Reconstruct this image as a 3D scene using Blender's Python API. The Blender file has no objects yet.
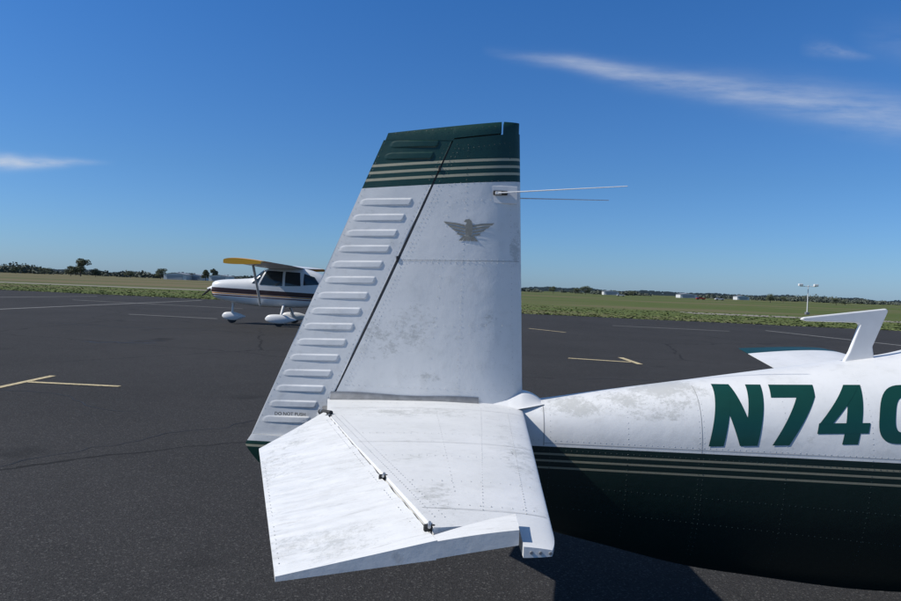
import bpy, math, random
from mathutils import Vector, noise
random.seed(7)
scene=bpy.context.scene
# ------------------------------------------------------------------ materials
def newmat(name):
    m=bpy.data.materials.new(name); m.use_nodes=True
    nt=m.node_tree; b=nt.nodes['Principled BSDF']
    return m,nt,b
def N(nt,t,**kw):
    n=nt.nodes.new(t)
    for k,v in kw.items(): setattr(n,k,v)
    return n
def M(nt,op,a,b=None,c=None,clamp=False):
    n=nt.nodes.new('ShaderNodeMath'); n.operation=op; n.use_clamp=clamp
    for i,s in enumerate((a,b,c)):
        if s is None: continue
        if isinstance(s,(int,float)): n.inputs[i].default_value=s
        else: nt.links.new(s,n.inputs[i])
    return n.outputs[0]
def MIX(nt,f,a,b,blend='MIX'):
    n=nt.nodes.new('ShaderNodeMix'); n.data_type='RGBA'; n.blend_type=blend
    for idx,s in ((0,f),(6,a),(7,b)):
        if isinstance(s,(int,float)): n.inputs[idx].default_value=s
        elif isinstance(s,tuple): n.inputs[idx].default_value=(*s,1)
        else: nt.links.new(s,n.inputs[idx])
    return n.outputs[2]
def NOISE(nt,vec,scale,detail=4,rough=.5):
    n=N(nt,'ShaderNodeTexNoise'); n.inputs['Scale'].default_value=scale
    n.inputs['Detail'].default_value=detail; n.inputs['Roughness'].default_value=rough
    nt.links.new(vec,n.inputs['Vector']); return n.outputs[0]
def MAPV(nt,vec,sc=(1,1,1),loc=(0,0,0),rot=(0,0,0)):
    n=N(nt,'ShaderNodeMapping'); n.inputs['Scale'].default_value=sc; n.inputs['Location'].default_value=loc; n.inputs['Rotation'].default_value=rot
    nt.links.new(vec,n.inputs['Vector']); return n.outputs[0]
def STEP(nt,v,a,b):
    n=N(nt,'ShaderNodeMapRange'); n.inputs[1].default_value=a; n.inputs[2].default_value=b
    nt.links.new(v,n.inputs[0]); return n.outputs[0]
def BUMP(nt,b,h,dist=.01,strength=.5):
    n=N(nt,'ShaderNodeBump'); n.inputs['Distance'].default_value=dist; n.inputs['Strength'].default_value=strength
    nt.links.new(h,n.inputs['Height']); nt.links.new(n.outputs[0],b.inputs['Normal'])
def simple(name,col,rough=.5,metal=0,var=.15,scale=20):
    m,nt,b=newmat(name)
    tc=N(nt,'ShaderNodeTexCoord').outputs['Object']
    n=NOISE(nt,tc,scale)
    c=MIX(nt,n,tuple(x*(1-var) for x in col),tuple(min(1,x*(1+var)) for x in col))
    nt.links.new(c,b.inputs['Base Color']); b.inputs['Roughness'].default_value=rough; b.inputs['Metallic'].default_value=metal
    return m
GREEN=(.004,.040,.030); CREAM=(.42,.39,.27); WHITE=(.75,.745,.725); WORN=(.43,.43,.40)
def paint(name,kind,patches,streak=False,weather=1.0):
    m,nt,b=newmat(name)
    tc=N(nt,'ShaderNodeTexCoord').outputs['Object']
    sep=N(nt,'ShaderNodeSeparateXYZ'); nt.links.new(tc,sep.inputs[0])
    x,y,z=sep.outputs
    n1=NOISE(nt,tc,3.5,6,.6); n2=NOISE(nt,tc,45,5,.65)
    col=MIX(nt,STEP(nt,n1,.35,.75),WHITE,(.67,.67,.65))
    dirt=M(nt,'MULTIPLY',STEP(nt,NOISE(nt,tc,14,8,.7),.54,.80),.34*weather)
    col=MIX(nt,dirt,col,(.45,.435,.40))
    fl=M(nt,'MULTIPLY',STEP(nt,NOISE(nt,tc,70,6,.7),.65,.71),.5*weather); col=MIX(nt,fl,col,(.36,.35,.32))
    if streak:
        ns=NOISE(nt,MAPV(nt,tc,(3.2,24,3)),1.3,9,.72)
        col=MIX(nt,M(nt,'MULTIPLY',STEP(nt,ns,.48,.70),.42),col,(.50,.49,.46))
        ns=NOISE(nt,MAPV(nt,tc,(8,46,9),(3,1,0),(0,0,.12)),1.3,9,.72)
        col=MIX(nt,M(nt,'MULTIPLY',STEP(nt,ns,.57,.64),.40),col,(.40,.39,.365))
    tot=None
    for (cx,cz,rx,rz,thr,ax) in patches:
        second=z if ax=='z' else y
        dx=M(nt,'DIVIDE',M(nt,'SUBTRACT',x,cx),rx); dz=M(nt,'DIVIDE',M(nt,'SUBTRACT',second,cz),rz)
        d=M(nt,'ADD',M(nt,'MULTIPLY',dx,dx),M(nt,'MULTIPLY',dz,dz))
        w=M(nt,'SUBTRACT',1,d,clamp=True)
        nn=NOISE(nt,MAPV(nt,tc,(1,1,1.5),(cx*3,0,cz)),38,12,.85)
        nb=NOISE(nt,MAPV(nt,tc,(1,1,1.3),(cx,2,cz)),7,4,.6)
        v=M(nt,'ADD',M(nt,'ADD',M(nt,'MULTIPLY',nn,.7),M(nt,'MULTIPLY',nb,.4)),M(nt,'MULTIPLY',w,.10))
        k=M(nt,'MULTIPLY',STEP(nt,v,thr+.05,thr+.13),STEP(nt,w,0,.15))
        tot=k if tot is None else M(nt,'MAXIMUM',tot,k)
    if tot is not None: col=MIX(nt,M(nt,'MULTIPLY',tot,.68),col,WORN)
    def band(v,lo,hi):
        return M(nt,'MULTIPLY',M(nt,'GREATER_THAN',v,lo),M(nt,'LESS_THAN',v,hi))
    if kind=='tail':
        zz=M(nt,'SUBTRACT',z,M(nt,'MULTIPLY',x,.075))
        chip=STEP(nt,NOISE(nt,tc,60,6,.7),.70,.74)
        g=M(nt,'GREATER_THAN',zz,2.209)
        gcol=MIX(nt,chip,GREEN,(.25,.27,.25))
        for lo,hi in ((2.312,2.325),(2.277,2.290),(2.242,2.255)):
            gcol=MIX(nt,band(zz,lo,hi),gcol,CREAM)
        col=MIX(nt,g,col,gcol)
        zl=M(nt,'SUBTRACT',z,M(nt,'MULTIPLY',x,.02))
        lowg=M(nt,'LESS_THAN',zl,.915)
        lc=MIX(nt,band(zl,.885,.897),GREEN,CREAM)
        col=MIX(nt,lowg,col,lc)
    if kind=='fus':
        zz=M(nt,'SUBTRACT',z,M(nt,'MULTIPLY',M(nt,'SUBTRACT',x,.37),.02))
        zz=M(nt,'SUBTRACT',zz,.954)
        zz=M(nt,'SUBTRACT',zz,M(nt,'MULTIPLY',M(nt,'MINIMUM',M(nt,'SUBTRACT',x,.35),0),.055))
        gcol=MIX(nt,STEP(nt,n2,.3,.8),(.003,.017,.014),(.004,.014,.012))  # same green paint, darkened: underside shade put into the colour
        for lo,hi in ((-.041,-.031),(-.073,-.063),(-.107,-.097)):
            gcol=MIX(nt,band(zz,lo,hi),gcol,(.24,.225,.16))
        col=MIX(nt,M(nt,'LESS_THAN',zz,0),col,gcol)
    if kind=='wing':
        col=MIX(nt,M(nt,'GREATER_THAN',M(nt,'ABSOLUTE',y),4.95),col,GREEN)
    nt.links.new(col,b.inputs['Base Color'])
    r=M(nt,'ADD',M(nt,'MULTIPLY',n2,.25),.30); nt.links.new(r,b.inputs['Roughness'])
    BUMP(nt,b,NOISE(nt,tc,7,5,.55),.012,.25)
    return m
mat_tail=paint('tail_paint','tail',[(-.24,1.50,.24,.14,.56,'z'),(-.33,1.38,.12,.08,.56,'z'),(.31,1.92,.03,.12,.49,'z'),(-.12,1.25,.12,.03,.54,'z'),(.12,1.5,.25,.30,.64,'z')])
mat_rud=paint('rudder_paint','tail',[],weather=1.3)
mat_stab=paint('stabilizer_paint','plain',[(-.2,-.40,.35,.16,.56,'y'),(0,-1.7,.15,.2,.57,'y'),(.25,-1.0,.1,.8,.60,'y'),(-.1,-1.1,.15,.5,.63,'y')])
mat_elev=paint('elevator_paint','plain',[(-.25,-1.83,.3,.12,.58,'y'),(-.6,-1.0,.15,.5,.58,'y'),(-.3,-1.2,.2,.5,.64,'y')],streak=True)
mat_fus=paint('fuselage_paint','fus',[(.95,1.18,.28,.08,.54,'z'),(.62,1.14,.2,.05,.52,'z'),(1.05,1.25,.25,.04,.51,'z'),(1.6,1.05,.4,.1,.64,'z')])
mat_wing=paint('wing_paint','wing',[])
mat_white=simple('white_paint',(.71,.705,.69),.35,var=.09)
mat_green=simple('green_paint',(.004,.048,.037),.35,var=.12)
mat_dark=simple('black_rubber',(.02,.02,.02),.7)
mat_gap=simple('gap_shade',(.12,.12,.12),.8)  # dark colour standing in for shade inside the hinge gaps
mat_grey=simple('bare_metal_seal',(.20,.205,.21),.55,.2,var=.45,scale=30)
mat_metal=simple('steel',(.55,.55,.55),.35,.9)
mat_rivet=simple('rivet_paint',(.56,.56,.54),.45)
mat_rivetg=simple('rivet_green_paint',(.045,.065,.058),.35)
mat_seam=simple('panel_seam',(.33,.33,.32),.7)
mat_emb=simple('emblem_gold',(.27,.255,.21),.5,var=.25,scale=60)
mat_glass=simple('tinted_glass',(.02,.03,.035),.06)
mat_seal=simple('crack_sealant',(.014,.014,.014),.6)
# ------------------------------------------------------------------ mesh helpers
def empty(name,loc=(0,0,0)):
    e=bpy.data.objects.new(name,None); scene.collection.objects.link(e); e.location=loc; return e
def obj(name,V,F,mat,parent=None,smooth=False,angle=35):
    me=bpy.data.meshes.new(name); me.from_pydata([tuple(v) for v in V],[],F); me.update()
    o=bpy.data.objects.new(name,me); scene.collection.objects.link(o)
    if mat: me.materials.append(mat)
    if smooth:
        me.polygons.foreach_set('use_smooth',[True]*len(me.polygons))
        try: me.set_sharp_from_angle(angle=math.radians(angle))
        except Exception: pass
    if parent: o.parent=parent
    return o
def fixnormals(o):
    import bmesh
    bm=bmesh.new(); bm.from_mesh(o.data); bmesh.ops.remove_doubles(bm,verts=bm.verts,dist=1e-5)
    bmesh.ops.recalc_face_normals(bm,faces=bm.faces); bm.to_mesh(o.data); bm.free()
def grid_solid(name,us,vs,A,B,mat,parent,angle=35):
    V=[];F=[];nu=len(us);nv=len(vs)
    for fn in (A,B):
        for v in vs:
            for u in us: V.append(fn(u,v))
    o2=nu*nv
    def i(a,b): return b*nu+a
    for b in range(nv-1):
        for a in range(nu-1):
            F.append((i(a,b),i(a+1,b),i(a+1,b+1),i(a,b+1)))
            F.append((o2+i(a,b),o2+i(a,b+1),o2+i(a+1,b+1),o2+i(a+1,b)))
    for a in range(nu-1):
        F.append((i(a,0),o2+i(a,0),o2+i(a+1,0),i(a+1,0)))
        F.append((i(a,nv-1),i(a+1,nv-1),o2+i(a+1,nv-1),o2+i(a,nv-1)))
    for b in range(nv-1):
        F.append((i(0,b),i(0,b+1),o2+i(0,b+1),o2+i(0,b)))
        F.append((i(nu-1,b),o2+i(nu-1,b),o2+i(nu-1,b+1),i(nu-1,b+1)))
    o=obj(name,V,F,mat,parent); fixnormals(o)
    me=o.data; me.polygons.foreach_set('use_smooth',[True]*len(me.polygons))
    me.set_sharp_from_angle(angle=math.radians(angle)); return o
def lin(n): return [k/(n-1) for k in range(n)]
def coslin(n): return [1-math.cos(math.pi/2*k/(n-1)) for k in range(n)]
def K(c):
    c=min(max(c,0),1)
    return 2*5*(.2969*math.sqrt(c)-.126*c-.3516*c*c+.2843*c**3-.1036*c**4)
def tube(name,p0,p1,r0,r1,mat,parent,n=10):
    p0=Vector(p0);p1=Vector(p1);d=(p1-p0).normalized();a=d.orthogonal().normalized();b=d.cross(a)
    V=[];F=[]
    for p,r in ((p0,r0),(p1,r1)):
        for k in range(n):
            t=2*math.pi*k/n; V.append(p+a*math.cos(t)*r+b*math.sin(t)*r)
    for k in range(n): F.append((k,(k+1)%n,n+(k+1)%n,n+k))
    F.append(tuple(range(n))[::-1]); F.append(tuple(range(n,2*n)))
    return obj(name,V,F,mat,parent,True,50)
def box(name,c,s,mat,parent,bevel=0):
    V=[(c[0]+s[0]/2*i,c[1]+s[1]/2*j,c[2]+s[2]/2*k) for i in(-1,1) for j in(-1,1) for k in(-1,1)]
    F=[(0,1,3,2),(4,6,7,5),(0,4,5,1),(2,3,7,6),(0,2,6,4),(1,5,7,3)]
    o=obj(name,V,F,mat,parent)
    if bevel:
        m=o.modifiers.new('b','BEVEL'); m.width=bevel; m.segments=2
    return o
def extr(name,pts,y0,y1,mat,parent,bevel=0):
    n=len(pts);V=[(p[0],y0,p[1]) for p in pts]+[(p[0],y1,p[1]) for p in pts]
    F=[tuple(range(n)),tuple(range(2*n-1,n-1,-1))]+[(k,n+k,n+(k+1)%n,(k+1)%n) for k in range(n)]
    o=obj(name,V,F,mat,parent); fixnormals(o)
    if bevel:
        m=o.modifiers.new('b','BEVEL'); m.width=bevel; m.segments=3
    return o
def interp(st,x):
    if x<=st[0][0]: return st[0][1:]
    if x>=st[-1][0]: return st[-1][1:]
    for k in range(len(st)-1):
        if st[k][0]<=x<=st[k+1][0]: break
    p1=st[k];p2=st[k+1];p0=st[max(k-1,0)];p3=st[min(k+2,len(st)-1)]
    t=(x-p1[0])/(p2[0]-p1[0]); out=[]
    for j in range(1,len(p1)):
        m1=(p2[j]-p0[j])/max(p2[0]-p0[0],1e-6)*(p2[0]-p1[0]); m2=(p3[j]-p1[j])/max(p3[0]-p1[0],1e-6)*(p2[0]-p1[0])
        out.append((2*t**3-3*t*t+1)*p1[j]+(t**3-2*t*t+t)*m1+(-2*t**3+3*t*t)*p2[j]+(t**3-t*t)*m2)
    return out
def loft(name,st,xs,n,mat,parent,ex=2.3,exl=2.6,y0=0):
    V=[];F=[]
    for x in xs:
        top,mid,bot,w=interp(st,x)
        for k in range(n):
            t=2*math.pi*k/n; c,s=math.cos(t),math.sin(t); e=ex if s>=0 else exl
            yy=w*math.copysign(abs(c)**(2/e),c); h=(top-mid) if s>=0 else (mid-bot)
            V.append((x,y0+yy,mid+h*math.copysign(abs(s)**(2/e),s)))
    for a in range(len(xs)-1):
        for k in range(n): F.append((a*n+k,a*n+(k+1)%n,(a+1)*n+(k+1)%n,(a+1)*n+k))
    F.append(tuple(range(n))); F.append(tuple(range((len(xs)-1)*n,len(xs)*n))[::-1])
    o=obj(name,V,F,mat,parent); fixnormals(o)
    o.data.polygons.foreach_set('use_smooth',[True]*len(o.data.polygons)); o.data.set_sharp_from_angle(angle=math.radians(50))
    return o
# ================================================================== NEAR AIRCRAFT
AC=empty('light_aircraft')
def xle(z): return .374-.0497*(z-1.214)
def xte(z): return -.985+.411*(z-.90)
def xhg(z): return -.568+.4265*(z-1.13)
def finT(x,z):
    T=.072-.028*(z-1.13)/1.4
    return T*K((xle(z)-x)/(xle(z)-xte(z)))+.0025
GAP=.0035
def fin_main(sgn):
    def f(u,v):
        zb=1.125
        ztop_l=2.425
        z=zb+(ztop_l-zb)*v
        x0=xhg(z)+GAP; x1=xle(z); x=x1+(x0-x1)*u
        z2=z+(x+.012)*.14*v if v>0 else z
        dent=noise.noise(Vector((x*5,z2*5,sgn)))*.0016*(1 if 0<u<1 else 0)
        return (x,sgn*(finT(x,z2)+dent)*(1 if u>0 else 0),z2)
    return f
grid_solid('fin',coslin(60),lin(90),fin_main(-1),fin_main(1),mat_tail,AC)
def fin_tip(sgn):
    def f(u,v):
        x0=.232
        x=xle(2.5)+(x0-xle(2.5))*u
        zb=2.425+.14*(x+.012); zt=2.524
        z=zb+(zt-zb)*v
        return (x,sgn*finT(x,z)*(1-.25*v**4)*(1 if u>0 else 0),z)
    return f
grid_solid('fin_tip',coslin(14),lin(8),fin_tip(-1),fin_tip(1),mat_tail,AC)
beads=[1.005+.0785*k for k in range(15)]+[2.335,2.395]
def bead(x,z):
    zz=z-.03*(x-xte(z))
    xa=xte(z)+.020; xb=xhg(z)-.060
    if z>2.2: xa+=.02
    d=min(abs(zz-b) for b in beads)
    e=min((x-xa)/.03,(xb-x)/.012)
    if e<=0: return 0
    hw=.0195*min(1,e)**.28
    p=min(1,max(0,(hw-d)/.0065)); q=p*p*(3-2*p)
    ramp=.30+.70*min(1,(x-xa)/.15)
    return .0042*q*ramp*min(1,e*2)
def rud(sgn):
    def f(u,v):
        z=.93+(2.418-.93)*v
        xa=xte(z); xb=xhg(z)-GAP
        x=xa+(xb-xa)*u
        dent=noise.noise(Vector((x*6,z*9,sgn)))*.0018*(1 if 0<u<1 else 0)
        return (x,sgn*(finT(x,z)+bead(x,z)+dent),z)
    return f
grid_solid('rudder',lin(100),lin(560),rud(-1),rud(1),mat_rud,AC,60)
def horn(sgn):
    def f(u,v):
        xa=-.352+.012*v; xb=.221; x=xa+(xb-xa)*u
        zb=2.4195 if x<-.012 else 2.432+.14*(x+.012)
        zt=2.453+.1235*(x+.347)
        z=zb+(zt-zb)*v
        return (x,sgn*finT(x,min(z,2.5))*(1-.3*v**3),z)
    return f
grid_solid('rudder_horn',lin(90),lin(8),horn(-1),horn(1),mat_rud,AC)
def rlow(sgn):
    def f(u,v):
        z=.9285-(.9285-.74)*v
        xa=-.973-.03*min(1,v/.25)+.12*max(0,(v-.25)/.75)**1.3
        xb=-.668+.02*v; x=xa+(xb-xa)*u
        return (x,sgn*(.004+.045*u**.8)*(1-.4*v**2),z)
    return f
grid_solid('rudder_lower_fairing',lin(16),lin(16),rlow(-1),rlow(1),mat_rud,AC)
extr('hinge_gap_shade',[(xhg(.93)-.02,.93),(xhg(.93)+.02,.93),(xhg(2.41)+.02,2.41),(xhg(2.41)-.02,2.41)],-.03,.03,mat_gap,AC)  # added dark filler, paints the rudder gap as shaded
for k,z in enumerate((1.83,2.28)):
    box('rudder_hinge_%d'%k,(xhg(z),-finT(xhg(z),z)-.002,z),(.012,.008,.026),mat_dark,AC,.003)
# --- stabilizers
YT=1.95; DR=.22; EO=-.010
def XLE(y): return .361-.0625*(abs(y)-.3)
def XH(y):
    a=abs(y)
    return -.53+.345*(a-.43) if a>.43 else -.53-.17*(.43-a)
def XTE(y): return -.69+.306*(abs(y)-.9)
def stabT(x,y):
    T=.034-.014*abs(y)/2
    c=(XLE(y)-x)/max(.9,XLE(y)-XTE(y)) 
    return T*K(c)+.002
ZS=1.103
def zs(y): return ZS+.010*abs(y)
def eoff(a): return .006-.016*max(0,(a-.43)/1.52)
for side,nm in ((-1,'left'),(1,'right')):
    def st(sg,side=side):
        def f(u,v):
            yo=1.825+.07*min(1,u*1.05)
            a=.05+(yo-.05)*v
            x0=XH(a)+.005; x1=XLE(a); x=x1+(x0-x1)*u
            dn=noise.noise(Vector((x*5,a*5,sg)))*.0018*(1 if 0<v<1 and 0<u<1 else 0)
            return (x,side*a,zs(a)+sg*(stabT(x,a)+dn)*(1 if u>0 else 0))
        return f
    grid_solid('stabilizer_'+nm,coslin(50),lin(90),st(1),st(-1),mat_stab,AC)
    def stt(sg,side=side):
        def f(u,v):
            a=1.826+.145*v; x1=XLE(a)-.012*v**3; x=x1+(.181-x1)*u
            return (x,side*a,zs(a)+sg*(stabT(x,a)+.001)*(1-.3*v**3)*(1 if u>0 else 0))
        return f
    grid_solid('stabilizer_tip_'+nm,coslin(14),lin(12),stt(1),stt(-1),mat_stab,AC)
    rb=[.55+.083*k for k in range(18)]
    def elv(sg,side=side):
        def f(u,v):
            yi=.43+.37*u; a=yi+(YT-yi)*v
            xh=XH(a)-.005; x=xh+(XTE(a)-xh)*u
            ht=.016*(1-u)+.003
            d=min(abs(a-b) for b in rb); e=min((u-.06)/.2,(.97-u)/.15,1)
            br=0
            if e>0 and a<1.86 and a>yi+.02:
                p=min(1,max(0,(.017*min(1,e)**.5-d)/.012)); br=.0014*p*p*(3-2*p)
            dn=noise.noise(Vector((x*3,a*24,sg)))*.0030+noise.noise(Vector((x*7,a*13,4)))*.0036+noise.noise(Vector((x*20,a*48,9)))*.0012
            ez=zs(a)+eoff(a)+DR*(x-xh)
            cap=.003*min(1,max(0,(a-1.895)/.012))
            e2=min(1,v*20)*min(1,(1-v)*14)
            return (x,side*a,ez+sg*(ht+cap)+ ((br+dn)*e2 if sg>0 else -br)*(1 if 0<v<1 else 0))
        return f
    grid_solid('elevator_'+nm,lin(70),lin(400),elv(1),elv(-1),mat_elev,AC,60)
    def hrn(sg,side=side):
        def f(u,v):
            yi=1.915-.06*u; a=yi+(YT-yi)*v
            xh=XH(a)-.005; x=xh+(.172-xh)*u
            ez=zs(a)+eoff(a)+(DR-.03*u)*(x-xh)
            t=.0195*(1-.12*u**3)
            return (x,side*a,ez+sg*t)
        return f
    grid_solid('elevator_horn_'+nm,lin(16),lin(14),hrn(1),hrn(-1),mat_elev,AC)
    V=[];F=[]
    for k in range(12):
        a=.12+(1.90-.12)*k/11; V+= [(XH(a)-.02,side*a,zs(a)-.004),(XH(a)+.02,side*a,zs(a)+.004)]
    for k in range(11): F.append((2*k,2*k+1,2*k+3,2*k+2))
    obj('elevator_gap_shade_'+nm,V,F,mat_gap,AC)  # dark strip added below the elevator gap to act as its shade
    for j,a in enumerate((.50,1.45,1.88)):
        x=XH(a); zc=zs(a)+.020
        box('hinge_bracket_%s_%d'%(nm,j),(x,side*a,zc-.004),(.028,.014,.016),mat_dark,AC,.004)
        tube('hinge_bolt_%s_%d'%(nm,j),(x,side*(a-.016),zc+.003),(x,side*(a+.016),zc+.003),.004,.004,mat_metal,AC,8)
    for j in range(2):
        a0=(.53,1.48)[j]; a1=(1.42,1.85)[j]
        tube('hinge_cover_%s_%d'%(nm,j),(XH(a0)+.006,side*a0,zs(a0)+.017),(XH(a1)+.006,side*a1,zs(a1)+.013),.005,.005,mat_white,AC)
tube('elevator_arm',(-.56,-.40,1.125),(-.50,-.47,1.135),.012,.010,mat_dark,AC)
tube('elevator_arm_link',(-.58,-.30,1.12),(-.55,-.42,1.13),.009,.009,mat_metal,AC)
def seal(sg):
    def f(u,v):
        x=-.575+.73*u
        base=finT(x,1.15)
        return (x,sg*(base+.004+.05*(1-v)**2),1.118+.044*v+.003*math.sin(u*9))
    return f
V=[];F=[]
for sg in(-1,1):
    off=len(V)
    for a in range(25):
        for b in range(7): V.append(seal(sg)(a/24,b/6))
    for a in range(24):
        for b in range(6): F.append((off+a*7+b,off+a*7+b+1,off+(a+1)*7+b+1,off+(a+1)*7+b))
obj('root_gap_seal',V,F,mat_grey,AC,True)
def rf(x,s):
    if x<.37: h=.026+.040*((x-.13)/.24)**1.3
    else: h=.054*max(0,1-((x-.37)/.10)**1.8)+.012
    w=.075+.045*math.sin(math.pi*min(1,(x-.13)/.36*.9+.05))
    zb=1.112+.03*max(0,(x-.3)/.17)
    q=1-abs(s)
    return (x,w*s,zb+h*min(1,q/.66)**1.5)
V=[];F=[];na=50;nb=33
for a in range(na):
    for b in range(nb): V.append(rf(.13+.345*a/(na-1),-1+2*b/(nb-1)))
for a in range(na-1):
    for b in range(nb-1): F.append((a*nb+b,a*nb+b+1,(a+1)*nb+b+1,(a+1)*nb+b))
obj('root_fairing',V,F,mat_white,AC,True,60)
# --- fuselage
FST=[(-.64,1.08,.97,.77,.05),(-.3,1.105,.96,.70,.09),(.1,1.115,.96,.60,.13),(.44,1.152,.965,.52,.165),(.8,1.212,.97,.44,.215),
(1.2,1.275,.98,.355,.27),(1.6,1.34,.99,.31,.325),(2.0,1.405,1.0,.275,.385),(2.3,1.46,1.0,.27,.43),(2.8,1.62,1.0,.28,.50),(3.3,1.87,1.0,.29,.56),
(3.9,1.97,1.0,.30,.58),(4.4,1.85,1.0,.32,.57),(4.85,1.50,1.0,.38,.53),(5.5,1.42,1.0,.50,.45),(6.0,1.28,1.0,.68,.30),(6.12,1.18,1.0,.82,.18)]
xs=[-.64+.025*k for k in range(int(3.3/.025))]; xs+=[2.66+.06*k for k in range(58)]
EU,EL_=2.3,2.05
loft('fuselage',FST,xs,160,mat_fus,AC,EU,EL_)
def fy(x,z):
    top,mid,bot,w=interp(FST,x)
    if z>=mid: e=EU; r=(z-mid)/(top-mid)
    else: e=EL_; r=(mid-z)/(mid-bot)
    r=min(max(r,0),1); return w*(1-r**e)**(1/e)
# --- registration
def glyph_map(x0,u,v):
    x=x0+u+.062*v
    zb=1.006+.083*(x-1.22); zt=1.272+.062*(x-1.23)
    return x,zb+(zt-zb)*v
gV=[];gF=[];layer=[0]
def gquad(x0,c,nu=6,nv=18):
    layer[0]+=1; off=len(gV); o=.0016+.0005*(layer[0]%3)
    for b in range(nv+1):
        for a in range(nu+1):
            s=a/nu;t=b/nv
            u=(c[0][0]*(1-s)+c[1][0]*s)*(1-t)+(c[3][0]*(1-s)+c[2][0]*s)*t
            v=(c[0][1]*(1-s)+c[1][1]*s)*(1-t)+(c[3][1]*(1-s)+c[2][1]*s)*t
            x,z=glyph_map(x0,u,v); gV.append((x,-(fy(x,z)+o),z+.0006))
    for b in range(nv):
        for a in range(nu): gF.append((off+b*(nu+1)+a,off+b*(nu+1)+a+1,off+(b+1)*(nu+1)+a+1,off+(b+1)*(nu+1)+a))
s=.066
w=.213; x0=1.218
gquad(x0,[(0,0),(s,0),(s,1),(0,1)]); gquad(x0,[(w-s,0),(w,0),(w,1),(w-s,1)]); gquad(x0,[(w-s*1.15,0),(w-.002,0),(s*1.15,1),(.002,1)])
x0=1.465; w=.19
gquad(x0,[(.0,.80),(w,.80),(w,1),(.0,1)],12,5); gquad(x0,[(.03,0),(.03+s*1.1,0),(w-.001,.81),(w-s*1.2,.81)])
x0=1.675; w=.215
gquad(x0,[(w-.1,0),(w-.034,0),(w-.034,1),(w-.1,1)]); gquad(x0,[(0,.19),(w,.19),(w,.37),(0,.37)],14,5); gquad(x0,[(.002,.36),(.058,.36),(w-.04,1),(w-.105,1)])
def ring(x0,w,nn=40):
    off=len(gV)
    for k in range(nn+1):
        t=2*math.pi*k/nn
        for r in (0,.5,1):
            ax=w/2*(1-r)+(w/2-s*1.02)*r; az=.5*(1-r)+(.30)*r
            c,si=math.cos(t),math.sin(t)
            u=w/2+ax*math.copysign(abs(c)**.75,c); v=.5+az*math.copysign(abs(si)**.75,si)
            x,z=glyph_map(x0,u,v); gV.append((x,-(fy(x,z)+.002),z+.0006))
    for k in range(nn):
        for a in range(2): gF.append((off+k*3+a,off+k*3+a+1,off+(k+1)*3+a+1,off+(k+1)*3+a))
ring(1.925,.215); ring(2.17,.215)
obj('registration_letters',gV,gF,mat_green,AC,True)
# --- rivets / seams
rV=[[],[]];rF=[[],[]]
def rivet(p,n,r=.0036,h=.0011,g=0):
    V=rV[g];F=rF[g]
    n=Vector(n).normalized(); p=Vector(p); a=n.orthogonal().normalized(); b=n.cross(a); off=len(V)
    for k in range(6):
        t=math.pi*k/3; V.append(p+a*math.cos(t)*r+b*math.sin(t)*r)
    for k in range(6):
        t=math.pi*k/3; V.append(p+(a*math.cos(t)+b*math.sin(t))*r*.55+n*h)
    for k in range(6): F.append((off+k,off+(k+1)%6,off+6+(k+1)%6,off+6+k))
    F.append(tuple(off+6+k for k in range(6)))
def rline(fn,p0,p1,sp=.028,r=.0026):
    L=math.hypot(p1[0]-p0[0],p1[1]-p0[1]); n=max(1,int(L/sp))
    for k in range(n+1):
        t=k/n; a=p0[0]+(p1[0]-p0[0])*t; b=p0[1]+(p1[1]-p0[1])*t
        p,nn=fn(a,b)
        g=1 if (fn is onfus and p[2]<.954+.02*(p[0]-.37)) or p[2]-.075*p[0]>2.209 else 0
        rivet(p,nn,r*random.uniform(.7,1.1),.0008,g)
def onfin(x,z): return (x,-finT(x,z)-.0010,z),(0,-1,0)
def onstab(x,a): return (x,-a,zs(a)+stabT(x,a)+.0010),(0,0,1)
def onfus(x,z):
    y=fy(x,z); dz=(fy(x,z+.004)-fy(x,z-.004))/.008
    return (x,-y-.0003,z),(0,-1,-dz)
def onelev(x,a):
    xh=XH(a)-.005; u=(xh-x)/(xh-XTE(a)); return (x,-a,zs(a)+eoff(a)+DR*(x-xh)+.016*(1-u)+.0040),(0,0,1)
rline(onfin,(xle(1.25)-.05,1.25),(xle(2.4)-.05,2.4))
rline(onfin,(xhg(1.2)+.03,1.2),(xhg(2.4)+.03,2.4),.022)
rline(onfin,(xhg(1.2)+.05,1.2),(xhg(2.38)+.05,2.38),.022)
for z in (1.83,1.815): rline(onfin,(xhg(z)+.06,z+.0),(xle(z)-.06,z+.012))
rline(onfin,(.045,1.2),(.06,2.40)); rline(onfin,(-.10,1.2),(-.02,2.2),.05)
for z in (1.5,2.12): rline(onfin,(xhg(z)+.06,z),(xle(z)-.06,z+.02),.04)
rline(onfin,(xhg(2.36)+.08,2.38),(xle(2.4)-.05,2.42),.024); rline(onfin,(xhg(2.2)+.08,2.205),(xle(2.2)-.05,2.235),.03)
rline(onfin,(-.5,1.2),(.3,1.2),.03)
rline(onfin,(xhg(1.0)-.022,1.0),(xhg(2.4)-.022,2.4),.024); rline(onfin,(xte(.96)+.012,.96),(xte(2.4)+.012,2.4),.035)
rline(onfin,(-.30,2.452),(.19,2.495),.03)
rline(onstab,(.28,.3),(XLE(1.75)-.06,1.75),.024); rline(onstab,(.16,.25),(.10,1.75),.03)
rline(onstab,(XH(.5)+.03,.5),(XH(1.82)+.03,1.82),.02); rline(onstab,(XH(.5)+.055,.5),(XH(1.82)+.055,1.82),.024)
for a in (.48,.85,1.2,1.5,1.72): rline(onstab,(XH(a)+.07,a),(XLE(a)-.04,a),.026)
rline(onstab,(-.45,.16),(.3,.18),.03); rline(onstab,(-.05,.3),(.03,1.6),.04)
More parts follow.
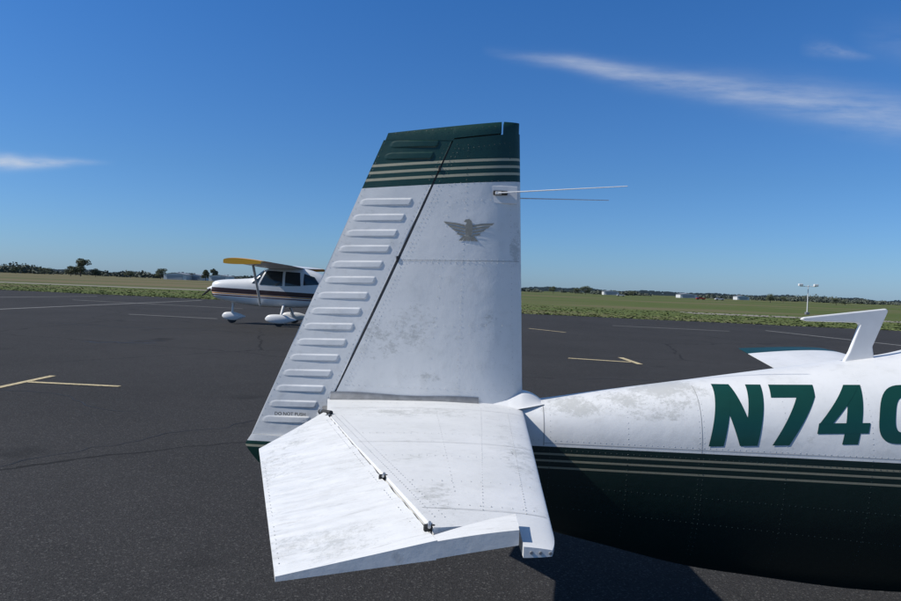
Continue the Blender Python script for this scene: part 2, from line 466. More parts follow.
rline(onelev,(XH(.6)-.025,.6),(XH(1.85)-.025,1.85),.022); rline(onelev,(XTE(1.0)+.012,1.0),(XTE(1.88)+.012,1.88),.03)
rline(onelev,(XH(1.91)-.05,1.91),(XTE(1.91)+.02,1.915),.028)
for x in (.50,.86,1.18,1.20,1.56,1.92,2.25):
    top,mid,bot,w_=interp(FST,x); rline(onfus,(x,bot+.10),(x,top-.035),.024)
for z0,z1 in ((.985,1.015),(.94,.955),(.77,.74),(.66,.58)):
    rline(onfus,(.42,z0),(2.5,z1),.026)
rline(onfus,(.42,1.12),(1.15,1.20),.04)
obj('rivets',rV[0],rF[0],mat_rivet,AC); obj('rivets_green',rV[1],rF[1],mat_rivetg,AC)
for k,x in enumerate((.198,.218,.240)): tube('tip_screw_%d'%k,(x,-1.968,zs(1.97)),(x,-1.9745,zs(1.97)),.0040,.0035,mat_grey,AC,8)
sV=[];sF=[]
def seam(fn,p0,p1,w=.0022,n=40):
    off=len(sV); dx=p1[0]-p0[0];dz=p1[1]-p0[1];L=math.hypot(dx,dz);nx,nz=-dz/L*w/2,dx/L*w/2
    for k in range(n+1):
        t=k/n
        for sg in(-1,1):
            a=p0[0]+dx*t+nx*sg;b=p0[1]+dz*t+nz*sg; p,nn=fn(a,b); nn=Vector(nn).normalized(); sV.append(Vector(p)+nn*.0007)
    for k in range(n): sF.append((off+2*k,off+2*k+1,off+2*k+3,off+2*k+2))
seam(onfin,(xhg(1.823)+.02,1.823),(xle(1.823)-.01,1.838)); 
seam(onfus,(1.19,.97),(1.19,1.262)); seam(onfus,(.47,.96),(.47,1.140),.004); seam(onfus,(.47,.972),(2.55,1.014))
seam(onstab,(XH(.3)+.02,.30),(XLE(.3)-.01,.30)); seam(onstab,(XH(1.0)+.02,1.0),(XLE(1.0)-.01,1.0)); seam(onstab,(XH(1.755)+.02,1.755),(XLE(1.755)-.01,1.755))
obj('panel_seams',sV,sF,mat_seam,AC)
# --- emblem
eV=[];eF=[]
def epoly(pts,l=0):
    off=len(eV)
    for (a,b) in pts:
        x=.077+a; z=1.985+b; eV.append((x,-finT(x,z)-.0022-.0004*l,z))
    eF.append(tuple(range(off,off+len(pts))))
for sg in (-1,1):
    for k in range(4):
        b=.026-.015*k; L=.125-.020*k
        epoly([(sg*.020,b-.014),(sg*.06,b-.006),(sg*(L-.012),b-.002),(sg*L,b+.010),(sg*.06,b+.004),(sg*.020,b-.004)],k%2)
epoly([(-.019,.018),(-.016,-.030),(.016,-.030),(.019,.018),(.012,.042),(.0,.052),(-.018,.048),(-.026,.038),(-.010,.034)],2)
for k in range(5):
    a=-.040+.020*k; epoly([(a*.5-.006,-.032),(a-.008,-.056),(a+.008,-.056),(a*.5+.006,-.032)],1)
obj('eagle_emblem',eV,eF,mat_emb,AC)
def text(name,body,size,loc,rot,mat,parent):
    c=bpy.data.curves.new(name,'FONT'); c.body=body; c.size=size; c.offset=size*.01
    o=bpy.data.objects.new(name,c); scene.collection.objects.link(o); o.location=loc; o.rotation_euler=rot; c.materials.append(mat); o.parent=parent; return o
text('placard_text','DO NOT PUSH',.023,(-.852,-.040,1.034),(math.radians(90),0,0),mat_dark,AC)
text('placard_text_stabilizer','NO STEP',.018,(.235,-1.12,1.136),(0,0,math.radians(96)),mat_dark,AC)
# --- nav antenna
box('antenna_plate',(.245,-finT(.245,2.16)-.004,2.163),(.13,.006,.085),mat_white,AC,.002)
box('antenna_plate_slot',(.225,-finT(.225,2.17)-.010,2.170),(.07,.010,.022),mat_dark,AC,.003)
box('antenna_plate_insulator',(.215,-finT(.215,2.17)-.017,2.168),(.03,.008,.014),mat_white,AC,.002)
tube('antenna_rod_near',(.215,-.07,2.168),(.80,-.25,2.196),.0035,.002,mat_white,AC)
tube('antenna_rod_far',(.26,.05,2.16),(.837,.30,2.20),.003,.0018,mat_metal,AC)
extr('blade_antenna',[(1.965,1.385),(2.13,1.395),(2.115,1.48),(2.185,1.66),(2.175,1.672),(1.765,1.614),(1.75,1.602),(1.78,1.594),(2.03,1.596),(2.045,1.585),(2.0,1.45)],-.011,.011,mat_white,AC,.007)
# --- wings
def wing(sg,side):
    def f(u,v):
        a=.45+4.87*v; x1=5.05-.28*v; x0=3.25+.40*v
        x=x1+(x0-x1)*u; t=(.125-.075*v)*K(u)+.003
        if v>.97: t*=.6
        return (x,side*a,.56+.094*a+sg*t*(1 if u>0 else 0)+.02*(1-u))
    return f
for side,nm in ((-1,'left'),(1,'right')):
    grid_solid('wing_'+nm,coslin(30),lin(40),wing(1,side),wing(-1,side),mat_wing,AC)
    tube('main_gear_leg_'+nm,(4.1,side*1.35,.62),(4.1,side*1.38,.2),.04,.03,mat_metal,AC)
    tube('main_wheel_'+nm,(4.1,side*1.38-.07,.19),(4.1,side*1.38+.07,.19),.19,.19,mat_dark,AC,28)
tube('nose_gear_leg',(5.6,0,.6),(5.65,0,.18),.04,.03,mat_metal,AC); tube('nose_wheel',(5.65,-.06,.17),(5.65,.06,.17),.17,.17,mat_dark,AC,28)
tube('spinner',(6.1,0,1.0),(6.38,0,1.0),.16,.02,mat_white,AC,24)
for sg in(-1,1): extr('propeller_blade_%d'%(sg+1),[(6.18,1.0+sg*.1),(6.24,1.0+sg*.1),(6.22,1.0+sg*.93),(6.19,1.0+sg*.93)],-.07,.07,mat_dark,AC,.01)
wV=[];wF=[]
for side in(-1,1):
    for (xa,xb) in((2.95,3.4),(3.5,3.95),(4.02,4.4)):
        off=len(wV)
        for b in range(7):
            for a in range(9):
                x=xa+(xb-xa)*a/8; top=interp(FST,x)[0]; z=1.32+(top-.16-1.32)*b/6
                wV.append((x,side*(fy(x,z)+.004),z))
        for b in range(6):
            for a in range(8): wF.append((off+b*9+a,off+b*9+a+1,off+b*9+a+10,off+b*9+a+9))
obj('cabin_windows',wV,wF,mat_glass,AC,True)
# ================================================================== DISTANT AIRCRAFT (nose towards -X)
C2=empty('light_aircraft.001',(-9.35,23.6,0))
m,nt,b=newmat('second_aircraft_paint')
tc=N(nt,'ShaderNodeTexCoord').outputs['Object']; sp=N(nt,'ShaderNodeSeparateXYZ'); nt.links.new(tc,sp.inputs[0]); z=sp.outputs[2]; x=sp.outputs[0]
zz=M(nt,'SUBTRACT',z,M(nt,'MULTIPLY',x,-.03))
def bnd(lo,hi): return M(nt,'MULTIPLY',M(nt,'GREATER_THAN',zz,lo),M(nt,'LESS_THAN',zz,hi))
col=MIX(nt,bnd(1.20,1.38),(.74,.74,.72),(.035,.012,.012))
col=MIX(nt,bnd(1.15,1.19),col,(.6,.25,.04)); col=MIX(nt,bnd(1.08,1.12),col,(.10,.02,.02))
nt.links.new(col,b.inputs['Base Color']); b.inputs['Roughness'].default_value=.3; mat_c=m
CST=[(.18,1.55,1.3,1.05,.25),(.3,1.62,1.28,.95,.38),(.7,1.68,1.25,.84,.47),(1.5,1.74,1.2,.72,.53),(1.8,1.80,1.2,.69,.54),(2.15,2.08,1.2,.67,.55),(2.5,2.19,1.2,.66,.56),
(3.6,2.20,1.2,.68,.56),(4.2,2.06,1.2,.74,.52),(4.9,1.72,1.2,.84,.42),(6,1.52,1.2,.98,.27),(7.6,1.42,1.25,1.12,.10)]
loft('fuselage',CST,[.18+.1*k for k in range(75)],48,mat_c,C2,3.2,3.2)
def cy(x,z):
    top,mid,bot,w=interp(CST,x); r=(z-mid)/(top-mid) if z>=mid else (mid-z)/(mid-bot)
    r=min(max(r,0),1); return w*(1-r**3.2)**(1/3.2)
wV=[];wF=[]
def pane(c,n=8):
    for side in(-1,1):
        off=len(wV)
        for bb in range(n+1):
            for aa in range(n+1):
                s_=aa/n;t_=bb/n
                x=(c[0][0]*(1-s_)+c[1][0]*s_)*(1-t_)+(c[3][0]*(1-s_)+c[2][0]*s_)*t_
                z=(c[0][1]*(1-s_)+c[1][1]*s_)*(1-t_)+(c[3][1]*(1-s_)+c[2][1]*s_)*t_
                wV.append((x,side*(cy(x,z)+.006),z))
        for bb in range(n):
            for aa in range(n): wF.append((off+bb*(n+1)+aa,off+bb*(n+1)+aa+1,off+(bb+1)*(n+1)+aa+1,off+(bb+1)*(n+1)+aa))
pane([(1.78,1.56),(2.0,1.56),(2.25,2.06),(2.12,2.04)])
pane([(2.08,1.52),(2.95,1.50),(2.95,2.05),(2.32,2.07)]); pane([(3.05,1.50),(3.65,1.52),(3.6,2.03),(3.05,2.05)]); pane([(3.75,1.55),(4.35,1.60),(4.15,1.88),(3.75,2.0)])
off=len(wV)
for bb in range(7):
    for aa in range(13):
        x=1.84+.33*bb/6; top,mid,bot,w_=interp(CST,x); yy=w_*.8*(aa/6-1); zt=mid+(top-mid)*(1-abs(yy/w_)**3.2)**(1/3.2)
        wV.append((x-.006,yy,zt+.012))
for bb in range(6):
    for aa in range(12): wF.append((off+bb*13+aa,off+bb*13+aa+1,off+bb*13+aa+14,off+bb*13+aa+13))
obj('windows',wV,wF,mat_glass,C2,True)
def cw(sg):
    def f(u,v):
        a=(v-.5)*11.0; q=max(0,abs(a)-2.6)/2.9
        x1=2.05+.25*q; x0=3.68-.22*q; x=x1+(x0-x1)*u
        t=(.10-.03*q)*K(u)+.003
        tipd=.10*max(0,(abs(a)-5.1)/.4)**2
        return (x,a,2.20+.030*abs(a)*.6-(tipd if sg<0 else tipd*.2)+(t if sg>0 else -t*.5)*(1 if u>0 else 0))
    return f
w2=grid_solid('wing',coslin(20),lin(111),cw(1),cw(-1),None,C2)
m,nt,b=newmat('second_aircraft_wing_paint'); tc=N(nt,'ShaderNodeTexCoord').outputs['Object']; sp=N(nt,'ShaderNodeSeparateXYZ'); nt.links.new(tc,sp.inputs[0])
nt.links.new(MIX(nt,M(nt,'GREATER_THAN',M(nt,'ABSOLUTE',sp.outputs[1]),4.4),(.74,.74,.72),(.88,.42,.02)),b.inputs['Base Color']); b.inputs['Roughness'].default_value=.35
w2.data.materials.append(m)
for side in(-1,1):
    tube('wing_strut_%d'%(side+1),(2.15,side*.54,.74),(2.45,side*2.75,2.2),.045,.045,mat_white,C2)
    tube('main_gear_leg_%d'%(side+1),(3.0,side*.45,.75),(3.05,side*1.2,.25),.05,.035,mat_white,C2)
    tube('main_wheel_%d'%(side+1),(3.05,side*1.25-.07,.19),(3.05,side*1.25+.07,.19),.19,.19,mat_dark,C2,20)
def pant(name,cx,cyy,L,h,w_):
    st=[(cx-L*.5,.30,.27,.24,.01),(cx-L*.42,.30+h*.35,.27,.17,w_*.6),(cx-L*.2,.27+h*.6,.27,.10,w_),(cx+L*.1,.27+h*.55,.27,.10,w_*.95),(cx+L*.35,.27+h*.3,.27,.19,w_*.5),(cx+L*.5,.29,.27,.25,.01)]
    loft(name,st,[cx-L*.5+L*k/20 for k in range(21)],20,mat_white,C2,2.2,2.2,cyy)
for side in(-1,1): pant('wheel_fairing_%d'%(side+1),3.1,side*1.25,1.15,.30,.13)
pant('nose_wheel_fairing',.98,0,.9,.26,.11)
tube('nose_gear_leg',(.95,0,.9),(.92,0,.3),.045,.045,mat_white,C2); tube('nose_wheel',(.92,-.06,.17),(.92,.06,.17),.17,.17,mat_dark,C2,20)
tube('spinner',(.2,0,1.3),(-.08,0,1.3),.17,.02,mat_white,C2,20)
for sg in(-1,1):
    tube('propeller_blade_%d'%(sg+1),(.06,sg*.12,1.3+sg*.03),(.06,sg*.90,1.3+sg*.25),.05,.03,mat_dark,C2,6)
extr('vertical_tail',[(5.9,1.5),(6.6,1.6),(7.3,2.65),(7.85,2.65),(7.75,1.2),(7.3,1.2)],-.04,.04,mat_c,C2,.02)
box('horizontal_tail',(7.3,0,1.35),(.9,3.4,.07),mat_white,C2,.03)
# ================================================================== SETTING
def gmat():
    m,nt,b=newmat('grassland'); tc=N(nt,'ShaderNodeTexCoord').outputs['Object']
    sp=N(nt,'ShaderNodeSeparateXYZ'); nt.links.new(tc,sp.inputs[0]); x,y,z=sp.outputs
    a=NOISE(nt,MAPV(nt,tc,(.012,.035,.03)),1,6,.6); c=NOISE(nt,MAPV(nt,tc,(.12,.5,.3)),1,8,.75); fine=NOISE(nt,tc,4,6,.8)
    g=MIX(nt,STEP(nt,c,.30,.70),(.060,.100,.022),(.135,.145,.050))
    br=MIX(nt,STEP(nt,c,.3,.7),(.22,.17,.10),(.13,.115,.060))
    far=STEP(nt,M(nt,'ADD',y,M(nt,'MULTIPLY',a,50)),108,135)
    west=STEP(nt,M(nt,'ADD',x,M(nt,'MULTIPLY',y,.12)),10,-30)
    drymask=M(nt,'MULTIPLY',far,west)
    patch=M(nt,'MULTIPLY',STEP(nt,a,.48,.58),.8)
    k=M(nt,'MAXIMUM',drymask,patch)
    col=MIX(nt,k,g,br)
    # strips of greener crop far away
    st=NOISE(nt,MAPV(nt,tc,(.002,.012,.01),(4,2,0)),1,4,.5); col=MIX(nt,M(nt,'MULTIPLY',STEP(nt,st,.52,.56),M(nt,'MULTIPLY',far,.6)),col,(.075,.105,.035))
    col=MIX(nt,M(nt,'MULTIPLY',fine,.3),col,(.04,.06,.016))
    nt.links.new(col,b.inputs['Base Color']); b.inputs['Roughness'].default_value=1; b.inputs['Specular IOR Level'].default_value=.1
    BUMP(nt,b,fine,.05,.4); return m
S=9000
obj('ground',[(-S,-300,-.012),(S,-300,-.012),(S,S,-.012),(-S,S,-.012)],[(0,1,2,3)],gmat())
def amat(name,base,spec):
    m,nt,b=newmat(name); tc=N(nt,'ShaderNodeTexCoord').outputs['Object']
    big=NOISE(nt,tc,.22,6,.6); med=NOISE(nt,tc,2.2,6,.6); fine=NOISE(nt,tc,75,4,.75)
    vor=N(nt,'ShaderNodeTexVoronoi'); vor.inputs['Scale'].default_value=110; nt.links.new(tc,vor.inputs['Vector'])
    col=MIX(nt,STEP(nt,big,.3,.7),tuple(c*.74 for c in base),tuple(c*1.22 for c in base))
    col=MIX(nt,M(nt,'MULTIPLY',STEP(nt,med,.45,.8),.6),col,tuple(c*.72 for c in base))
    col=MIX(nt,STEP(nt,fine,.38,.68),MIX(nt,.5,col,(.012,.012,.012)),MIX(nt,.16,col,(.15,.145,.14)))
    sc=N(nt,'ShaderNodeSeparateColor'); nt.links.new(vor.outputs['Color'],sc.inputs[0])
    col=MIX(nt,M(nt,'MULTIPLY',M(nt,'GREATER_THAN',sc.outputs[0],.93),.32),col,(.18,.175,.165))
    st=STEP(nt,NOISE(nt,tc,.55,3,.5),.64,.72); col=MIX(nt,M(nt,'MULTIPLY',st,.55),col,(.015,.015,.015))
    wv=N(nt,'ShaderNodeTexVoronoi'); wv.feature='DISTANCE_TO_EDGE'; wv.inputs['Scale'].default_value=.16
    n=N(nt,'ShaderNodeTexNoise'); n.inputs['Scale'].default_value=1.5; n.inputs['Detail'].default_value=6; nt.links.new(tc,n.inputs['Vector'])
    mm=N(nt,'ShaderNodeMix'); mm.data_type='VECTOR'; mm.inputs[0].default_value=.28; nt.links.new(tc,mm.inputs[4]); nt.links.new(n.outputs['Color'],mm.inputs[5])
    nt.links.new(mm.outputs[1],wv.inputs['Vector'])
    ck=M(nt,'MULTIPLY',M(nt,'LESS_THAN',wv.outputs['Distance'],.0026),STEP(nt,big,.38,.50))
    col=MIX(nt,M(nt,'MULTIPLY',ck,.65),col,(.010,.010,.010))
    nt.links.new(col,b.inputs['Base Color']); b.inputs['Roughness'].default_value=.92; b.inputs['Specular IOR Level'].default_value=spec
    h=M(nt,'ADD',M(nt,'MULTIPLY',vor.outputs['Distance'],.7),fine); BUMP(nt,b,h,.005,.7); return m
m_as=amat('asphalt',(.043,.0415,.041),.12)
pts=[]
x=-400
while x<400:
    e=48-.27*x + noise.noise(Vector((x*.15,3,0)))*.8+noise.noise(Vector((x*1.1,7,0)))*.25
    pts.append((x,e)); x+= .5 if abs(x)<80 else 8
V=[(p[0],-120,-.004) for p in pts]+[(p[0],p[1],-.004) for p in pts]; n=len(pts)
obj('asphalt_apron',V,[(k,k+1,n+k+1,n+k) for k in range(n-1)],m_as)
# crack sealant squiggles and an oil patch on the apron
V=[];F=[]
def squig(x0,y0,x1,y1,wd,amp,seed,n=60):
    off=len(V); d=Vector((x1-x0,y1-y0)).normalized(); nx,ny=-d.y,d.x
    for k in range(n+1):
        t=k/n; j=noise.noise(Vector((t*6,seed,0)))*amp+noise.noise(Vector((t*25,seed,3)))*amp*.25; w_=wd*(.6+.6*abs(noise.noise(Vector((t*11,seed,7)))))*min(1,8*t+.1,8*(1-t)+.1)
        cx=x0+(x1-x0)*t+nx*j; cyy=y0+(y1-y0)*t+ny*j
        V.append((cx-nx*w_,cyy-ny*w_,-.0015)); V.append((cx+nx*w_,cyy+ny*w_,-.0015))
    for k in range(n): F.append((off+2*k,off+2*k+1,off+2*k+3,off+2*k+2))
squig(-9.2,13.9,-7.4,14.3,.09,.25,1); squig(-8.3,14.6,-7.5,15.1,.05,.2,2); squig(-12,9,-3.5,5.2,.010,.5,3,120); squig(2.2,10,9.5,12,.012,.5,4,120); squig(-14,20,-6,19,.03,.6,5,120); squig(-4.2,2.2,-1.2,6.5,.007,.3,6,100)
obj('crack_sealant',V,F,mat_seal)
mt=simple('pale_taxiway',(.24,.215,.17),.9,var=.3,scale=.5)
tx=[]
for (x0,x1,y0,y1,wd) in ((-400,-20,150,92,6),(23.5,70,67,52,6)):
    for k in range(31):
        t=k/30;xx=x0+(x1-x0)*t;yy=y0+(y1-y0)*t; j=noise.noise(Vector((t*9,x0,0)))*.8
        tx.append(((xx,yy-wd/2+j,-.006),(xx,yy+wd/2+j*.5,-.006)))
V=[p for q in tx for p in q]; F=[(2*k,2*k+2,2*k+3,2*k+1) for k in range(61) if k!=30]
obj('taxiway',V,F,mt)
def mmark(name,col):
    m,nt,b=newmat(name); tc=N(nt,'ShaderNodeTexCoord').outputs['Object']
    a=STEP(nt,NOISE(nt,tc,18,6,.75),.48,.64)
    nt.links.new(MIX(nt,M(nt,'MULTIPLY',a,.75),col,(.07,.068,.06)),b.inputs['Base Color']); b.inputs['Roughness'].default_value=.8; return m
my=mmark('faded_yellow_marking',(.58,.47,.26)); mw=mmark('faded_white_marking',(.38,.37,.34))
def marks(name,segs,mat):
    V=[];F=[]
    for i,((ax,ay),(bx,by),w) in enumerate(segs):
        d=Vector((bx-ax,by-ay)).normalized();nx,ny=-d.y*w/2,d.x*w/2;o=len(V); z=.0015+.0015*(i%2)
        V+=[(ax-nx,ay-ny,z),(bx-nx,by-ny,z),(bx+nx,by+ny,z),(ax+nx,ay+ny,z)];F.append((o,o+1,o+2,o+3))
    obj(name,V,F,mat)
marks('painted_marking',[((-6.6,2),(-6.5,8.0),.11),((-6.44,7.25),(-5.0,7.15),.11),((3.05,14.3),(4.53,13.85),.15),((4.55,15.0),(4.64,13.4),.15),((3.5,27.4),(4.8,25.4),.13)],my)
marks('painted_marking',[((-20.1,20),(-18.8,49.5),.16),((-31,28),(-27,50),.16),((16.8,33.7),(18.4,24.5),.15),((-12,37),(-24,41),.14),((8.5,33),(14,31.5),.14),((-14,27),(-9.8,26),.12)],mw)
gmats=simple('grass_blades',(.115,.140,.042),.95,var=.35,scale=3)
V=[];F=[]
for k in range(9000):
    x=random.uniform(-62,42); r=random.random()**2.5
    y=48-.27*x-.3+r*30; h=random.uniform(.02,.06); wd=random.uniform(.06,.2); a=random.uniform(0,math.pi)
    o=len(V); dx,dy=math.cos(a)*wd,math.sin(a)*wd; j=random.uniform(-.1,.1)
    V+=[(x-dx,y-dy,-.01),(x+dx,y+dy,-.01),(x+dx*.5+j,y+j,h),(x-dx*.6+j,y+j,h*.8)]; F.append((o,o+1,o+2,o+3))
obj('grass',V,F,gmats)
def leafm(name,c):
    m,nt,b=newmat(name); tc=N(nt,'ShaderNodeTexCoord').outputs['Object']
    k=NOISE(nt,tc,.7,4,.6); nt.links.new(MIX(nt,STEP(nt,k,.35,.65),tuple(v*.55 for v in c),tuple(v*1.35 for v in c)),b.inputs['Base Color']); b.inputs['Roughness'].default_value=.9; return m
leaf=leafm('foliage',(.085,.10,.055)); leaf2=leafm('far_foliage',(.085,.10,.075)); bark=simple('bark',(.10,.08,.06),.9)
def leaves(V,F,c,rad,n,size):
    for k in range(n):
        while True:
            p=Vector((random.uniform(-1,1),random.uniform(-1,1),random.uniform(-1,1)))
            if p.length<1: break
        p=Vector((c[0]+p.x*rad[0],c[1]+p.y*rad[1],c[2]+p.z*rad[2])); a=Vector((random.gauss(0,1),random.gauss(0,1),random.gauss(0,1))).normalized(); b=a.orthogonal().normalized()
        s_=size*random.uniform(.6,1.4); o=len(V); V+=[p-a*s_,p+b*s_*.7,p+a*s_,p-b*s_*.7]; F.append((o,o+1,o+2,o+3))
def tree(x,y,h,w_,n=1400):
    e=empty('oak_tree' ,(x,y,0))
    tube('trunk',(0,0,0),(0,0,h*.45),h*.035,h*.022,bark,e)
    V=[];F=[]
    for k in range(9):
        a=random.uniform(0,6.28); r=random.uniform(.2,.75)*w_; z=h*random.uniform(.32,.85)
        c=(math.cos(a)*r,math.sin(a)*r,z)
        tube('limb_%d'%k,(0,0,h*random.uniform(.2,.4)),c,h*.014,h*.005,bark,e,6)
        leaves(V,F,c,(w_*.42,w_*.42,h*.16),n//9,h*.035)
    leaves(V,F,(0,0,h*.8),(w_*.5,w_*.5,h*.18),n//6,h*.035)
    obj('crown',V,F,leaf,e)
def gp(px,d): return (px-450.5)/700*d
for px,d,h,w_ in ((80,400,10.5,5.5),(70,410,6,4),(95,405,5,3.5),(160,450,7,5),(205,440,7,3),(213,440,8,2.5),(553,430,4.5,3),(585,430,5.5,4),(575,440,4,3.5),(770,300,4.0,3),(783,310,3,2.5),(836,300,3,2.2),(845,305,2.6,2),(44,500,5,5),(632,500,4,3.5),(130,480,5,5),(15,470,5,4)):
    tree(gp(px,d),d-3.5,h,w_)
V=[];F=[]
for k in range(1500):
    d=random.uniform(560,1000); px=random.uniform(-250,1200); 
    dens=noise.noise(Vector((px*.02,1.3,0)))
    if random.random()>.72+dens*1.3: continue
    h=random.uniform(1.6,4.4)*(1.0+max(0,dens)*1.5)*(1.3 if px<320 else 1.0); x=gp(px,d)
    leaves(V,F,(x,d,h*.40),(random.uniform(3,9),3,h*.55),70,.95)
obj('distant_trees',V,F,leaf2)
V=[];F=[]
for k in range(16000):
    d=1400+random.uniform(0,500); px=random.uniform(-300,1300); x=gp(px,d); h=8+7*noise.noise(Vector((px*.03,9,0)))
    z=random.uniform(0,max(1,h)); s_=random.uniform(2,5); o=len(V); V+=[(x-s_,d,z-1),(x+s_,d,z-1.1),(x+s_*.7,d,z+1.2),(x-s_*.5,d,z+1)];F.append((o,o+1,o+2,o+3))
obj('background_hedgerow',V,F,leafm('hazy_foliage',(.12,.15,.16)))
mh=simple('hangar_siding',(.60,.60,.59),.6,var=.1,scale=1); mr=simple('hangar_roof',(.33,.34,.36),.5,.2,scale=1)
def hangar(px,d,w_,dep,h,roof):
    e=empty('hangar',(gp(px,d),d,0))
    V=[(-w_/2,0,0),(w_/2,0,0),(w_/2,0,h),(0,0,h+roof),(-w_/2,0,h)]; V+=[(v[0],dep,v[2]) for v in V]
    obj('walls',V,[(0,1,2,3,4),(9,8,7,6,5),(1,6,7,2),(0,4,9,5)],mh,e)
    obj('roof',[(-w_/2-.4,-.5,h-.05),(0,-.5,h+roof+.12),(w_/2+.4,-.5,h-.05),(-w_/2-.4,dep+.5,h-.05),(0,dep+.5,h+roof+.12),(w_/2+.4,dep+.5,h-.05)],[(0,1,4,3),(1,2,5,4)],mr,e)
    nd=max(1,int(w_/9))
    for k in range(nd):
        cx=-w_/2+w_*(k+.5)/nd; box('door_%d'%k,(cx,-.06,h*.42),(w_/nd*.7,.1,h*.84),mr,e)
hangar(172,430,14,12,3.4,.9); hangar(190,440,12,12,3.0,.8); hangar(216,430,12,12,3.2,.7); hangar(690,500,12,10,2.6,.8); hangar(745,520,9,8,2.6,.6); hangar(612,560,12,8,2.8,.8)
def car(px,d,colr):
    e=empty('parked_car',(gp(px,d),d,0)); mc=simple('car_paint',colr,.3)
    extr('body',[(-2.1,.35),(2.1,.35),(2.15,.75),(1.3,.92),(-1.9,.95),(-2.15,.8)],-.85,.85,mc,e,.05)
    extr('cabin',[(-1.5,.95),(.9,.95),(.35,1.42),(-1.1,1.45)],-.72,.72,mat_glass,e,.04)
    extr('car_roof',[(-1.1,1.453),(.35,1.423),(.3,1.47),(-1.05,1.50)],-.70,.70,mc,e)
    for i,xx in enumerate((-1.35,1.35)):
        for j,yy_ in enumerate((-.8,.8)): tube('wheel_%d%d'%(i,j),(xx,yy_-.1,.33),(xx,yy_+.1,.33),.33,.33,mat_dark,e,16)
car(703,330,(.30,.03,.02)); car(722,335,(.5,.5,.5)); car(622,380,(.5,.5,.48))
LM=empty('light_mast',(41.8,78.5,0))
tube('pole',(0,0,0),(0,0,3.45),.06,.045,mat_white,LM); tube('cross_arm',(-.95,0,3.3),(.95,0,3.3),.035,.035,mat_white,LM)
for k,xx in enumerate((-.9,.9)): box('lamp_head_%d'%k,(xx,0,3.45),(.5,.3,.28),mat_white,LM,.05)
box('base',(0,0,.15),(.4,.4,.3),mat_grey,LM,.03)
# ================================================================== WORLD
EL=math.radians(42); az=math.radians(7); AZ=(-math.cos(az),-math.sin(az))
sd=Vector((AZ[0]*math.cos(EL),AZ[1]*math.cos(EL),math.sin(EL)))
W=bpy.data.worlds.new('World'); scene.world=W; W.use_nodes=True; nt=W.node_tree
bg=nt.nodes['Background']; bg.inputs[1].default_value=.092
sky=N(nt,'ShaderNodeTexSky'); sky.sky_type='NISHITA'; sky.sun_disc=False; sky.sun_elevation=EL; sky.sun_rotation=math.atan2(AZ[0],AZ[1])
sky.air_density=1.0; sky.dust_density=.3; sky.ozone_density=2.0; sky.altitude=0
tc=N(nt,'ShaderNodeTexCoord').outputs['Generated']; sp=N(nt,'ShaderNodeSeparateXYZ'); nt.links.new(tc,sp.inputs[0]); x,y,z=sp.outputs
rp=N(nt,'ShaderNodeValToRGB'); nt.links.new(z,rp.inputs[0]); cr=rp.color_ramp
cr.elements[0].position=0; cr.elements[0].color=(.23,.36,.65,1); cr.elements[1].position=1; cr.elements[1].color=(.52,.5,.48,1)
for ps,c in ((.05,(.22,.36,.60)),(.15,(.20,.36,.57)),(.40,(.15,.38,.66)),(.65,(.38,.46,.56))):
    e=cr.elements.new(ps); e.color=(*c,1)
skyc=MIX(nt,1.0,sky.outputs[0],rp.outputs[0],'MULTIPLY'); skyc=MIX(nt,1.0,skyc,(2,2,2),'MULTIPLY')
yy=M(nt,'MAXIMUM',y,.05); a=M(nt,'DIVIDE',x,yy); b_=M(nt,'DIVIDE',z,yy)
cv=N(nt,'ShaderNodeCombineXYZ'); nt.links.new(a,cv.inputs[0]); nt.links.new(b_,cv.inputs[1]); cvo=cv.outputs[0]
wob=M(nt,'MULTIPLY',M(nt,'SUBTRACT',NOISE(nt,MAPV(nt,cvo,(5,9,1)),1,3),.5),.03)
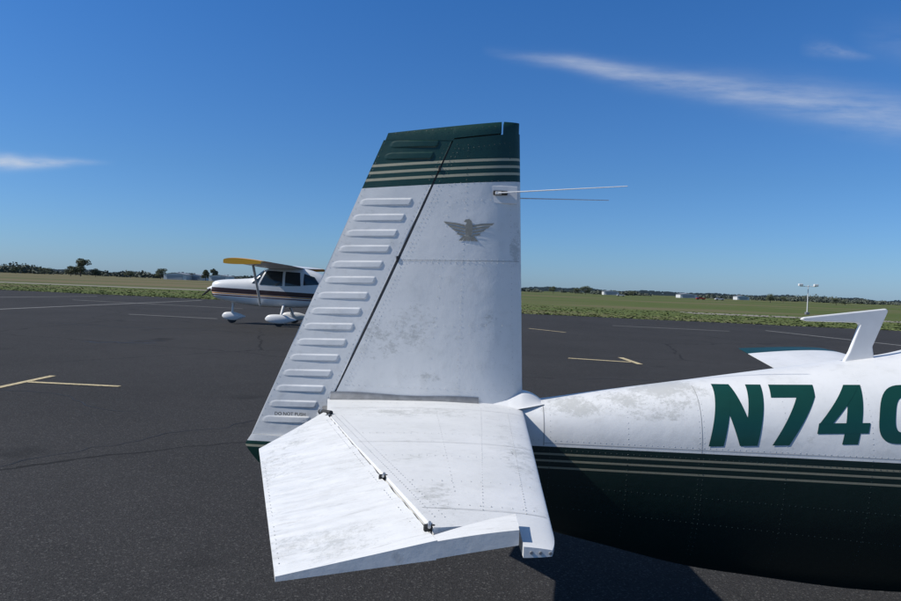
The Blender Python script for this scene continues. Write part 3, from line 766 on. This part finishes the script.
def streak(a0,b0,slope,w0,w1,aS,aE,amp,sc,off):
    line=M(nt,'ADD',M(nt,'MULTIPLY',M(nt,'SUBTRACT',a,a0),slope),b0)
    d=M(nt,'ADD',M(nt,'SUBTRACT',b_,line),wob)
    t=STEP(nt,a,aS,aE); w=M(nt,'ADD',M(nt,'MULTIPLY',t,w1-w0),w0); q=M(nt,'DIVIDE',d,w)
    g=M(nt,'POWER',2.718,M(nt,'MULTIPLY',M(nt,'MULTIPLY',q,q),-1.0))
    n=STEP(nt,NOISE(nt,MAPV(nt,cvo,sc,off),1,8,.62),.26,.74)
    return M(nt,'MULTIPLY',M(nt,'MULTIPLY',g,n),amp)
c1=M(nt,'MULTIPLY',streak(.06,.335,-.125,.006,.026,.05,.55,.55,(6,36,1),(0,0,0)),STEP(nt,a,.03,.18))
c2=M(nt,'MULTIPLY',streak(-.65,.158,.01,.010,.004,-.65,-.50,.95,(9,40,1),(3,1,0)),STEP(nt,a,-.48,-.60))
c3=M(nt,'MULTIPLY',M(nt,'MULTIPLY',streak(.52,.352,-.05,.010,.006,.5,.58,.30,(16,40,1),(7,3,0)),STEP(nt,a,.48,.52)),STEP(nt,a,.60,.54))
c4=M(nt,'MULTIPLY',streak(.62,.37,-.1,.02,.03,.5,.8,.16,(8,30,1),(1,8,0)),STEP(nt,a,.55,.66))
cm=M(nt,'MAXIMUM',M(nt,'MAXIMUM',c1,c2),M(nt,'MAXIMUM',c3,c4)); cm=M(nt,'MULTIPLY',cm,M(nt,'GREATER_THAN',y,.06))
nt.links.new(MIX(nt,cm,skyc,(7.2,7.6,8.2)),bg.inputs[0])
L=bpy.data.lights.new('sun','SUN'); L.energy=4.6; L.angle=math.radians(.53); L.color=(1,.965,.91)
lo=bpy.data.objects.new('sun',L); scene.collection.objects.link(lo); lo.rotation_euler=sd.to_track_quat('Z','Y').to_euler()
# ================================================================== CAMERA
from mathutils import Matrix
p=math.atan(13.5/700); th=math.radians(2.1)
Fw=Vector((0,math.cos(p),-math.sin(p))); U0=Vector((0,math.sin(p),math.cos(p))); R0=Vector((1,0,0))
R=R0*math.cos(th)+U0*math.sin(th); U=U0*math.cos(th)-R0*math.sin(th)
cam=bpy.data.cameras.new('camera'); co=bpy.data.objects.new('camera',cam); scene.collection.objects.link(co)
cam.sensor_width=36; cam.lens=700/901*36; cam.clip_end=30000; cam.clip_start=.05
co.matrix_world=Matrix(((R.x,U.x,-Fw.x,0),(R.y,U.y,-Fw.y,-3.5),(R.z,U.z,-Fw.z,1.7),(0,0,0,1)))
scene.camera=co
scene.view_settings.view_transform='Standard'; scene.view_settings.look='None'; scene.view_settings.exposure=0
